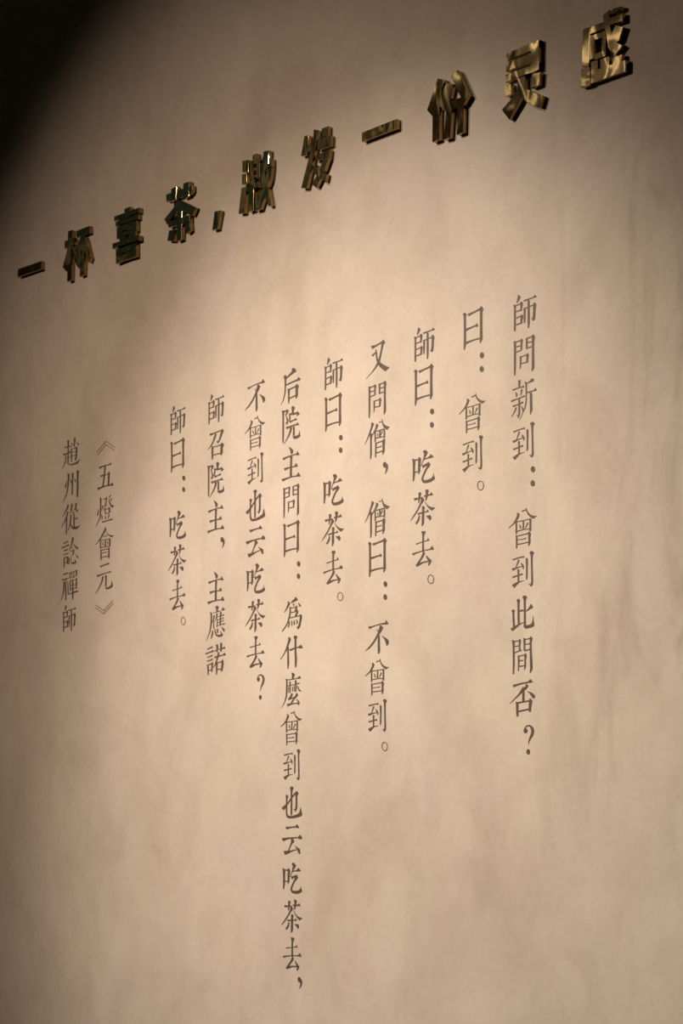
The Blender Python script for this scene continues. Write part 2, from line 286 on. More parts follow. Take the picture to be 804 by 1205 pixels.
'bu_not': 'q-685 8 -567 1 -431 16 -311 28 -191 35 -94 35 -50 95 35 7 14 -15 -102 -6 -251 3 -401 -4 -537 -27 -613 -51 -658 -53|q-266 -6 -206 -17 -149 -76 -176 -107 -251 -187 -311 -220 -386 -310 -477 -399 -613 -493 -787 -557 -795 -550 -628 -443 -492 -339 -386 -222 -341 -159 -304 -94|p-390 -75 -382 -73 -362 -138 -326 -130|p-345 -178 -277 -184 -347 -373 -269 -380 -346 -567 -261 -576 -343 -649 -291 -657|q-224 -248 -117 -288 -12 -342 44 -391 44 -449 -12 -504 -45 -489 -69 -419 -102 -357 -161 -298',
'hou_queen': 'q-310 213 -227 212 -144 139 -161 101 -227 84 -327 62 -469 20 -511 11 -544 33 -427 92 -327 139|p-603 107 -569 104 -648 62 -491 39 -611 6 -534 -10 -607 -129 -548 -141 -607 -273 -555 -285 -632 -379 -584 -395 -686 -502 -654 -516 -764 -593 -755 -598|p-560 -164 -578 -140 -465 -157 -490 -122 -331 -146 -356 -108 -199 -135 -222 -97 -31 -137 -59 -85|q-128 -98 -65 -43 29 -105 -4 -139 -95 -132|p-491 -251 -463 -244 -487 -281 -394 -289 -473 -382 -407 -394 -472 -526 -409 -538 -458 -616 -430 -621|p-429 -302 -458 -263 -282 -279 -305 -246 -126 -268 -146 -235|p-143 -201 -95 -207 -180 -241 -42 -272 -178 -314 -78 -336 -176 -457 -80 -480 -169 -551 -146 -558|p-407 -513 -430 -480 -283 -499 -305 -466 -150 -490 -172 -454',
'yuan_yard': 'p-723 166 -693 177 -714 139 -618 133 -699 34 -633 22 -699 -379 -633 -391 -699 -608 -653 -616|p-668 124 -681 162 -508 116 -522 156|p-532 166 -481 165 -529 135 -450 113 -557 77 -506 53 -583 41 -541 34 -551 -8 -512 -6 -532 -72 -471 -76 -529 -127 -460 -147 -551 -196 -528 -206|p-586 -152 -584 -142 -527 -181 -519 -145|p-317 204 -262 206 -337 176 -199 155 -326 122 -236 101 -322 38 -246 22|q-431 62 -281 34 -148 31 -99 52 -8 -36 -66 -51 -140 -70 -115 -16 -281 -12 -414 18|p-434 46 -389 40 -431 -35 -372 -47 -445 -124 -390 -137|p-403 -182 -432 -140 -271 -160 -291 -130 -171 -159 -192 -122|q-231 -123 -168 -94 -112 -155 -215 -157|p-530 -313 -566 -251 -371 -289 -391 -252 -208 -281 -222 -248 -111 -289 -119 -256|q-181 -260 -102 -218 -16 -295 -115 -289|p-394 -280 -308 -303 -408 -372 -338 -398 -488 -491 -441 -514 -577 -587 -553 -599 -653 -659 -645 -663|p-286 -288 -210 -301 -279 -402 -210 -414 -289 -502 -206 -517|q-284 -503 -231 -528 -115 -533 -49 -514 -33 -435 -16 -438 -6 -501 14 -565 -49 -601 -148 -609 -240 -598 -281 -555',
'zhu_host': 'q-460 167 -335 106 -272 44 -289 -19 -335 -35 -377 -20 -385 48|p-654 -138 -703 -73 -540 -105 -565 -65 -344 -86 -360 -55 -214 -81 -223 -53 -67 -102 -72 -65|q-177 -74 -103 3 -20 -111 -119 -102|p-407 -82 -296 -100 -392 -140 -312 -155 -402 -344 -322 -358 -410 -569 -320 -584|p-600 -398 -646 -332 -491 -370 -513 -328 -331 -364 -340 -336 -115 -377 -124 -346|q-235 -351 -161 -273 -83 -371|p-693 -649 -738 -581 -541 -617 -564 -575 -345 -604 -359 -573 -216 -605 -221 -574 -3 -634 -4 -609|q-177 -598 -66 -513 16 -625',
'wei_because': 'p-228 128 -182 137 -224 107 -107 57 -308 69 -262 24 -393 20 -377 4|p-519 49 -468 62 -499 21 -410 2 -562 -82 -509 -103 -642 -189 -623 -197|p-307 -10 -256 -9 -289 -66 -241 -66|q-111 -1 -37 -45 16 -87 -4 -125 -37 -122 -70 -77|p-441 -81 -389 -85 -434 -164 -375 -172 -460 -292 -403 -306 -534 -447 -486 -464 -638 -553 -600 -572 -752 -638 -721 -655|p-401 -113 -402 -91 -265 -124 -271 -103 -146 -117 -158 -91|p-177 -76 -120 -91 -207 -133 -137 -152 -235 -213 -175 -229|p-381 -233 -388 -211 -148 -228 -156 -204|p-185 -184 -120 -177 -160 -228 -85 -241 -203 -274 -135 -298 -224 -326 -153 -344|p-431 -357 -439 -333 -198 -351 -206 -327 18 -344 8 -318|p-34 -306 27 -305 -33 -350 59 -363 -56 -477 22 -495 -100 -581 -23 -606 -134 -644 -104 -658|q-169 -588 -94 -590 -70 -624 -127 -628|p-462 -427 -414 -436 -477 -486 -426 -498 -504 -568 -460 -578|p-370 -409 -350 -409 -362 -471 -314 -475 -367 -541 -336 -546|p-275 -420 -245 -419 -271 -470 -216 -475 -274 -535 -236 -541|p-178 -405 -159 -402 -160 -463 -105 -465 -166 -520 -132 -527',
'shen_what': 'p-501 96 -451 110 -484 61 -377 50 -514 -21 -438 -44 -612 -209 -567 -225 -705 -314 -676 -328 -810 -401 -790 -412|p-549 -124 -462 -130 -532 -223 -466 -228 -527 -511 -451 -518 -518 -661 -487 -664|p-424 -238 -447 -195 -324 -228 -354 -182 -232 -197 -246 -170 -68 -191 -79 -161|q-98 -161 12 -121 94 -215 -74 -206|p-261 119 -158 112 -278 81 -134 68 -244 17 -168 9 -242 -230 -170 -236 -231 -436 -148 -442 -232 -557 -153 -566 -225 -655 -187 -660',
'me_query': 'p-365 133 -327 149 -349 93 -237 98 -349 37 -270 24 -354 -15 -282 -26|p-596 -14 -591 15 -458 -31 -461 -7 -257 -24 -263 -2 -107 -23 -115 5|q-152 -9 -53 48 18 -26 -78 -25|p-609 1 -562 12 -576 -42 -517 -44 -583 -214 -524 -220 -598 -407 -543 -416 -657 -555 -625 -566 -779 -681 -772 -684|p-524 -172 -529 -153 -340 -166 -346 -147 -173 -153 -181 -132 -47 -151 -59 -117|p-453 -61 -394 -66 -449 -338 -404 -342|p-240 -48 -164 -53 -221 -192 -166 -196 -224 -325 -169 -330|p-497 -195 -462 -199 -504 -272 -476 -275 -507 -349 -486 -351|p-340 -198 -306 -201 -344 -305 -309 -308|p-276 -177 -238 -181 -279 -321 -248 -324|p-147 -185 -124 -182 -120 -257 -76 -249 -76 -320 -30 -296 12 -342 23 -330|p-385 -351 -307 -367 -394 -395 -332 -419 -488 -472 -431 -501|p-477 -518 -503 -477 -336 -484 -350 -459 -256 -473 -264 -454|p-205 -368 -149 -361 -195 -399 -109 -426 -286 -473 -234 -499 -415 -602 -371 -622|p-522 -661 -549 -599 -338 -627 -348 -595 -100 -621 -105 -596|q-199 -489 -94 -540 -41 -600 -81 -663 -127 -644 -119 -579',
'ye_also': 'p-678 -441 -777 -380 -602 -378 -678 -335 -497 -286 -547 -261 -335 -143 -376 -122 -164 -39 -215 -9|p-205 5 -173 12 -210 -44 -103 -48 -222 -114 -150 -119 -217 -279 -145 -282 -232 -407 -154 -418 -252 -485 -226 -491|q-302 -430 -223 -417 -181 -449 -226 -473|p-410 126 -341 127 -445 89 -293 82 -414 26 -337 22 -413 -272 -344 -275 -415 -564 -349 -567|p-616 -82 -556 -62 -606 -109 -499 -106 -597 -172 -535 -176 -600 -368 -545 -370 -600 -525 -538 -522 -563 -615 -481 -600|q-586 -554 -506 -582 -355 -587 -189 -561 -74 -519 -24 -388 -4 -409 9 -471 45 -553 17 -598 -90 -621 -289 -647 -472 -645 -547 -622',
'yun_cloud': 'p-581 0 -620 67 -420 30 -440 68 -250 39 -262 73 -148 30 -156 70|q-239 67 -170 123 -80 50 -118 19 -204 36|p-714 -285 -772 -206 -557 -242 -584 -195 -337 -223 -350 -191 -146 -223 -158 -190|q-144 -197 -52 -134 34 -201 20 -251 -118 -238|q-395 -226 -326 -225 -260 -286 -291 -319 -343 -343 -413 -418 -491 -534 -535 -528 -465 -422 -404 -314|q-690 -518 -588 -516 -430 -510 -187 -484 -170 -502 -326 -529 -518 -588 -637 -615 -667 -585|q-277 -386 -152 -437 -48 -487 -35 -593 -83 -606 -118 -572 -152 -515 -213 -444',
'zhao_summon': 'p-596 12 -633 75 -460 32 -482 69 -279 47 -296 75 -97 54 -114 84|q-123 59 -73 114 -11 50 -33 11 -69 -36 -123 -112 -187 -187 -260 -244 -324 -185 -315 -165 -251 -176 -205 -120 -169 -29|p-391 41 -324 20 -419 -22 -347 -48 -499 -148 -443 -172 -590 -240 -555 -260 -709 -315 -694 -325|p-543 -258 -491 -261 -543 -299 -462 -311 -539 -525 -466 -538 -535 -599 -481 -609|p-494 -306 -504 -280 -318 -311 -330 -285 -134 -307 -150 -277|p-113 -248 -61 -251 -144 -283 -1 -313 -153 -362 -51 -385 -158 -479 -53 -503 -155 -555 -122 -566|p-483 -514 -496 -489 -301 -513 -311 -487 -118 -519 -129 -491',
'ying_should': 'p-356 177 -315 185 -381 146 -235 146 -348 95 -268 85 -350 31 -274 21|p-498 7 -504 21 -294 13 -304 36 -148 26 -157 44|q-135 37 -53 118 43 46 -44 31|p-628 44 -576 53 -598 1 -529 -3 -596 -212 -531 -222 -636 -400 -579 -413 -694 -524 -658 -535 -798 -670 -787 -674|p-476 -39 -408 -50 -481 -114 -429 -127 -513 -187 -488 -195 -546 -239 -536 -243|p-472 -172 -426 -177 -476 -388 -430 -393|p-359 -9 -283 -19 -353 -74 -297 -87 -385 -146 -352 -156 -407 -199 -392 -204|p-325 -134 -287 -138 -327 -360 -285 -364|p-191 11 -97 -6 -194 -83 -130 -92 -207 -307 -143 -315|p-297 -107 -301 -91 -112 -109 -121 -92 11 -88 -19 -56|p-296 -188 -302 -172 -93 -180 -103 -162 -9 -164 -35 -137|p-295 -258 -303 -242 -111 -246 -122 -228 -11 -232 -33 -204|p-296 -334 -302 -316 -94 -329 -103 -309 35 -323 15 -287|p-522 -425 -472 -433 -549 -516 -482 -531 -585 -628 -556 -636|p-424 -397 -394 -397 -413 -484 -361 -481 -360 -575 -311 -552 -226 -623 -226 -565 -86 -614 -129 -558 -57 -580 -103 -555|p-173 -468 -162 -467 -142 -548 -91 -537 -102 -587 -51 -570|p-328 -404 -263 -409 -316 -512 -259 -517|q-153 -351 -62 -398 25 -455 20 -492 -26 -514 -62 -473 -98 -415',
'nuo_promise': 'p-724 9 -744 40 -604 27 -623 56 -487 38 -519 82|p-817 -107 -836 -74 -604 -80 -623 -49 -442 -69 -472 -20|p-731 -199 -744 -172 -586 -185 -604 -159 -497 -169 -527 -135|p-746 -295 -758 -268 -587 -285 -604 -258 -485 -263 -520 -228|p-762 -375 -724 -369 -742 -423 -670 -425 -720 -639 -674 -643|p-718 -397 -731 -372 -515 -379 -527 -354|p-560 -331 -483 -338 -560 -382 -483 -390 -565 -570 -515 -576|p-684 -539 -691 -517 -518 -535 -525 -513|p-414 -67 -427 -45 -292 -58 -310 -26|p-380 98 -278 107 -345 49 -258 43 -341 -89 -280 -96|p-182 131 -92 123 -179 24 -95 15 -180 -93 -116 -101|p-262 -33 -267 -15 -115 -35 -123 -10 -4 -36 -16 -2|q-55 -4 8 27 48 -28 -1 -41|p-419 -240 -440 -200 -238 -218 -254 -184 -58 -206 -71 -175|q-82 -178 17 -134 72 -195 -10 -212|p-271 -94 -204 -109 -303 -174 -233 -191 -350 -277 -289 -294 -412 -390 -374 -404 -491 -475 -478 -481|p-371 -328 -323 -325 -363 -380 -283 -384 -367 -528 -294 -536 -359 -664 -317 -668|p-323 -378 -334 -353 -76 -361 -88 -334|p-116 -306 -56 -307 -122 -356 -28 -366 -138 -513 -56 -527 -148 -599 -107 -607|p-298 -547 -304 -522 -98 -549 -104 -522',
'wu_five': 'p-197 61 -236 117 -15 88 -34 121 195 86 181 116 368 77 347 122|q294 98 357 151 410 85|p41 99 115 83 2 -136 77 -152 -72 -449 3 -465|p-141 -176 -172 -123 -15 -164 -34 -127 150 -159 142 -139 278 -165 268 -140|p238 -88 308 -101 223 -149 315 -166 199 -446 283 -461|p-281 -509 -324 -443 -55 -481 -79 -441 237 -475 224 -440 445 -500 438 -458|q357 -463 421 -407 505 -474 463 -506',
'deng_lamp': 'p-207 175 -119 171 -182 123 -106 113 -179 -74 -117 -84 -192 -292 -139 -303 -242 -422 -200 -437 -401 -576 -385 -583|p-251 -121 -225 -128 -296 -205 -244 -220 -345 -291 -294 -306|p-67 -51 -15 -65 -96 -130 -59 -142 -135 -184 -119 -190|p-139 -280 -123 -279 -110 -355 -45 -359 -108 -433 -60 -441|p-5 94 -10 123 148 79 143 108|p130 150 183 139 109 36 161 23 51 -70 93 -84 -33 -211 -16 -217|p87 -87 78 -70 194 -88 183 -66|p337 178 386 155 297 139 334 120 255 97 270 90|p384 77 436 56 339 15 376 1|q262 85 294 81 326 -22 400 -108 547 -150 494 -174 442 -190 357 -143 284 -51|p76 -193 67 -170 299 -196 290 -174|p54 -156 102 -162 62 -308 111 -314|p263 -146 333 -156 267 -292 342 -301|p86 -311 79 -291 309 -319 301 -297|p67 -356 106 -358 88 -453 144 -456|p252 -342 315 -361 210 -448 243 -458|p-61 -529 -81 -489 196 -520 181 -490 464 -524 440 -477',
'hui_meeting': 'p53 236 124 225 43 193 130 164 -56 80 7 53 -198 -40 -150 -65 -413 -178 -399 -186|q108 147 146 124 231 31 357 -15 515 -48 442 -67 421 -89 336 -52 210 11|p-21 -11 -28 4 152 -12 139 10 200 -1 185 16|p-181 -75 -123 -83 -188 -306 -125 -315|p-150 -101 -155 -84 297 -123 291 -104|p280 -91 350 -101 271 -303 351 -314|p-139 -299 -144 -279 318 -320 312 -298|p64 -119 126 -128 53 -274 124 -284|p-63 -149 -37 -152 -59 -232 -11 -236|p214 -160 247 -170 165 -234 203 -246|p-162 -343 -100 -350 -156 -636 -93 -644|p-116 -375 -124 -353 256 -384 247 -359|p238 -333 308 -343 227 -625 302 -635|p-85 -461 -92 -446 184 -460 172 -435|p-106 -571 -113 -551 256 -585 248 -560',
'yuan_first': 'p-155 72 -193 120 28 106 9 135 263 112 241 151|q210 133 252 172 298 122 252 108|p-310 -170 -346 -113 -79 -138 -97 -106 195 -123 182 -96 356 -125 338 -86|q284 -98 336 -70 389 -117 336 -127|p-70 -175 13 -194 -115 -310 -52 -329 -238 -458 -195 -475 -422 -617 -407 -624|p70 -165 163 -175 85 -293 156 -302 77 -466 152 -476|q82 -467 146 -503 252 -510 379 -467 400 -337 421 -380 473 -490 421 -536 294 -561 146 -561 93 -532',
'title_bracket_open': 'p-344 -377 -365 -364 -99 -263 -122 -248|p-98 -263 -122 -248 136 -150 112 -135|p98 -145 115 -134 546 -384 563 -373|p-323 -473 -344 -461 136 -243 112 -228|p98 -234 115 -222 554 -473 571 -462',
'title_bracket_close': 'p-454 -1 -436 11 4 -226 22 -214|p16 -229 -7 -215 480 3 460 15|p-454 -88 -436 -76 4 -312 22 -300|p16 -314 -7 -301 488 -83 469 -71',
'zhao_state': 'p-451 232 -349 214 -433 62 -367 50 -444 -436 -379 -447|p-562 18 -588 59 -411 28 -425 54 -279 26 -288 47|p-640 -171 -667 -124 -432 -160 -449 -131 -277 -150 -290 -129|p-377 -134 -391 -111 -262 -137 -283 -103|p-368 -273 -378 -254 -255 -272 -267 -252|p-538 -193 -486 -204 -564 -318 -505 -334 -628 -426 -589 -440 -732 -537 -720 -542|q-440 -383 -373 -448 -239 -482 -61 -475 94 -448 259 -410 160 -476 94 -519 -61 -523 -217 -515 -351 -487 -429 -439|p-105 234 -4 215 -100 125 -22 109 -113 -3 -53 -16|p-220 114 -169 106 -215 36 -174 29|p-354 57 -338 66 -271 5 -252 24 -196 -8 -193 3|q50 98 138 41 178 -7 116 -14 72 35|p-256 -40 -200 -49 -251 -420 -200 -429|p-212 -72 -222 -56 12 -65 -2 -44|p-5 -29 82 -44 -9 -245 73 -263 -53 -405 11 -421|p-203 -157 -208 -141 -14 -172 -20 -154|p-191 -261 -198 -243 -12 -268 -21 -248',
'zhou_prefecture': 'p-439 200 -327 182 -422 20 -343 5 -460 -211 -395 -226 -533 -389 -484 -405 -676 -564 -655 -572|p-493 2 -470 -4 -538 -79 -478 -95 -583 -179 -523 -195|p-304 21 -283 22 -269 -58 -211 -58 -247 -106 -206 -109|p-206 182 -113 165 -208 -15 -138 -27 -223 -428 -158 -438|p-90 23 -69 24 -55 -56 2 -56 -36 -103 1 -107|p42 213 170 190 51 38 143 23 51 -292 143 -308 39 -531 112 -544',
'cong_from': 'p-454 235 -359 210 -475 151 -405 126 -575 57 -530 38 -691 -61 -675 -68|p-459 51 -377 29 -507 -73 -440 -93 -607 -213 -565 -230 -768 -358 -752 -366|p-502 -67 -446 -75 -515 -374 -455 -384 -526 -593 -475 -601|p-247 233 -155 215 -253 138 -180 120 -292 37 -252 24 -324 -38 -310 -42|p-214 68 -197 68 -174 -41 -125 -40|p-16 221 71 202 -30 130 41 110 -81 30 -41 17|q-17 100 39 62 120 -15 94 -61 50 -34 5 37|p-280 -62 -220 -74 -305 -189 -240 -201 -320 -304 -256 -319 -368 -428 -333 -439 -431 -510 -414 -516|p-126 -33 -71 -40 -125 -240 -55 -250 -122 -442 -58 -451|p-67 -234 -78 -219 63 -230 37 -200 125 -212 98 -189|q-317 -284 -250 -341 -183 -409 -61 -444 72 -445 237 -433 138 -490 72 -510 -61 -515 -172 -482 -261 -399',
'shen_advise': 'p-631 68 -653 96 -381 93 -409 128|p-736 -51 -760 -19 -542 -31 -563 -3 -329 -14 -363 28|p-621 -143 -641 -113 -407 -131 -428 -98|p-638 -252 -655 -227 -385 -235 -405 -205|p-639 -315 -578 -324 -648 -595 -592 -602|p-626 -336 -636 -314 -411 -338 -424 -310|p-473 -307 -394 -318 -475 -515 -405 -524|p-584 -480 -589 -463 -437 -488 -443 -468|p-200 196 -91 172 -226 45 -163 28 -294 -77 -251 -91 -354 -154 -338 -160|q-139 23 -61 -29 39 -101 160 -139 116 -159 72 -177 -17 -118 -94 -48|p-279 -194 -288 -179 -120 -193 -135 -167|p-133 -159 -69 -172 -156 -248 -99 -266 -220 -332 -204 -338|p-213 -117 -220 -101 -147 -117 -153 -102|p-378 -355 -323 -363 -385 -538 -334 -545|p-282 -333 -263 -334 -257 -479 -220 -481|q-250 -478 -172 -512 -39 -511 -61 -437 6 -475 39 -521 -17 -561 -128 -565 -228 -541|q-21 -301 72 -348 138 -392 112 -439 72 -407',
'chan_zen': 'p-655 101 -674 132 -384 116 -406 151|p-728 -44 -746 -8 -545 -36 -559 -8 -345 -23 -356 -3|p-553 -34 -516 -39 -567 -343 -492 -351 -549 -625 -493 -631|p-653 -81 -578 -91 -664 -270 -594 -281 -701 -443 -651 -455 -804 -618 -788 -623|p-445 -81 -412 -84 -432 -263 -381 -268 -428 -436 -372 -442|p-342 142 -291 137 -329 -26 -283 -31|p-237 142 -196 136 -237 11 -196 6|p-289 114 -300 131 34 134 22 154|p-119 145 -82 140 -124 -38 -87 -43|p2 162 76 153 7 5 71 -3|p-280 -33 -287 -17 -122 -28 -133 -13 46 -2 31 15|p-316 -86 -260 -93 -316 -383 -260 -390|p-280 -105 -287 -87 43 -106 35 -86|p2 -65 76 -75 -7 -354 62 -363|p-281 -242 -286 -224 31 -254 25 -234|p-281 -343 -286 -325 31 -351 25 -330|p-189 -90 -129 -97 -194 -386 -115 -395 -186 -636 -126 -643|p-421 -482 -437 -454 -163 -469 -181 -438 130 -457 102 -410',
'full_stop': 's7 -95 -20 -90 1 -127 -24 -117 -14 -154 -36 -140 -38 -174 -54 -156 -69 -184 -77 -165 -103 -184 -103 -165 -137 -174 -128 -157 -167 -154 -152 -141 -192 -126 -170 -119 -207 -94 -182 -92 -213 -60 -186 -65 -207 -28 -182 -38 -192 -1 -170 -15 -167 19 -152 1 -137 29 -128 10 -103 29 -103 10 -69 18 -77 2 -38 -1 -54 -14 -14 -29 -36 -36 1 -61 -24 -63 7 -95 -20 -90',
'colon': 'q-5 -6 -12 -33 -31 -53 -58 -60 -88 -54 -115 -36 -134 -8 -141 22 -134 49 -115 69 -88 76 -58 70 -31 51 -12 24|q-12 -302 -18 -329 -37 -349 -64 -356 -94 -350 -122 -332 -140 -305 -147 -275 -140 -247 -122 -228 -94 -220 -64 -226 -37 -245 -18 -271',
'comma': 'q-17 5 -24 -24 -43 -45 -72 -53 -104 -48 -132 -30 -152 -3 -159 28 -152 57 -132 77 -104 86 -72 81 -43 63 -24 36|p-82 21 6 19 -52 -50 25 -63 -69 -131 -20 -149 -94 -191 -82 -197',
}
COLUMNS = [
[('shi_master',-0.0007, 2.7656), ('wen_ask',-0.0013, 2.6749), ('xin_new',-0.0019, 2.5841), ('dao_arrive',-0.0026, 2.4934), ('colon',-0.0032, 2.4026), ('ceng_once',-0.0038, 2.3119), ('dao_arrive',-0.0044, 2.2212), ('ci_this',-0.0051, 2.1304), ('jian_between',-0.0057, 2.0397), ('fou_no',-0.0063, 1.9489), ('question_mark',-0.007, 1.8582)],
[('yue_say',-0.1593, 2.7664), ('colon',-0.1597, 2.6752), ('ceng_once',-0.1601, 2.5841), ('dao_arrive',-0.1605, 2.4929), ('full_stop',-0.1609, 2.4018)],
[('shi_master',-0.3209, 2.7655), ('yue_say',-0.3212, 2.6743), ('colon',-0.3214, 2.583), ('chi_eat',-0.3217, 2.4917), ('cha_tea',-0.322, 2.4005), ('qu_go',-0.3222, 2.3092), ('full_stop',-0.3225, 2.2179)],
[('you_again',-0.4818, 2.7622), ('wen_ask',-0.4817, 2.6713), ('seng_monk',-0.4816, 2.5805), ('comma',-0.4815, 2.4896), ('seng_monk',-0.4814, 2.3987), ('yue_say',-0.4813, 2.3078), ('colon',-0.4812, 2.217), ('bu_not',-0.481, 2.1261), ('ceng_once',-0.4809, 2.0352), ('dao_arrive',-0.4808, 1.9443), ('full_stop',-0.4807, 1.8535)],
[('shi_master',-0.6427, 2.7632), ('yue_say',-0.6425, 2.672), ('colon',-0.6423, 2.5807), ('chi_eat',-0.642, 2.4894), ('cha_tea',-0.6418, 2.3981), ('qu_go',-0.6416, 2.3069), ('full_stop',-0.6414, 2.2156)],
[('hou_queen',-0.8048, 2.7604), ('yuan_yard',-0.8044, 2.6691), ('zhu_host',-0.8039, 2.5778), ('wen_ask',-0.8035, 2.4865), ('yue_say',-0.8031, 2.3952), ('colon',-0.8027, 2.3039), ('wei_because',-0.8023, 2.2126), ('shen_what',-0.8019, 2.1213), ('me_query',-0.8015, 2.03), ('ceng_once',-0.801, 1.9387), ('dao_arrive',-0.8006, 1.8474), ('ye_also',-0.8002, 1.7561), ('yun_cloud',-0.7998, 1.6648), ('chi_eat',-0.7994, 1.5735), ('cha_tea',-0.799, 1.4822), ('qu_go',-0.7986, 1.3909), ('comma',-0.7982, 1.2996)],
[('bu_not',-0.9479, 2.7698), ('ceng_once',-0.9476, 2.6792), ('dao_arrive',-0.9473, 2.5886), ('ye_also',-0.947, 2.498), ('yun_cloud',-0.9467, 2.4073), ('chi_eat',-0.9464, 2.3167), ('cha_tea',-0.9461, 2.2261), ('qu_go',-0.9459, 2.1355), ('question_mark',-0.9456, 2.0448)],
[('shi_master',-1.1155, 2.7667), ('zhao_summon',-1.1152, 2.676), ('yuan_yard',-1.115, 2.5854), ('zhu_host',-1.1148, 2.4947), ('comma',-1.1146, 2.404), ('zhu_host',-1.1143, 2.3134), ('ying_should',-1.1141, 2.2227), ('nuo_promise',-1.1139, 2.1321)],
[('shi_master',-1.2851, 2.7685), ('yue_say',-1.2849, 2.678), ('colon',-1.2848, 2.5875), ('chi_eat',-1.2846, 2.497), ('cha_tea',-1.2844, 2.4064), ('qu_go',-1.2843, 2.3159), ('full_stop',-1.2841, 2.2254)],
[('title_bracket_open',-1.6747, 2.7624), ('wu_five',-1.6747, 2.6714), ('deng_lamp',-1.6747, 2.5804), ('hui_meeting',-1.6747, 2.4894), ('yuan_first',-1.6747, 2.3984), ('title_bracket_close',-1.6747, 2.3074)],
[('zhao_state',-1.8173, 2.7624), ('zhou_prefecture',-1.8173, 2.6714), ('cong_from',-1.8174, 2.5804), ('shen_advise',-1.8174, 2.4894), ('chan_zen',-1.8174, 2.3984), ('shi_master',-1.8174, 2.3074)],
]
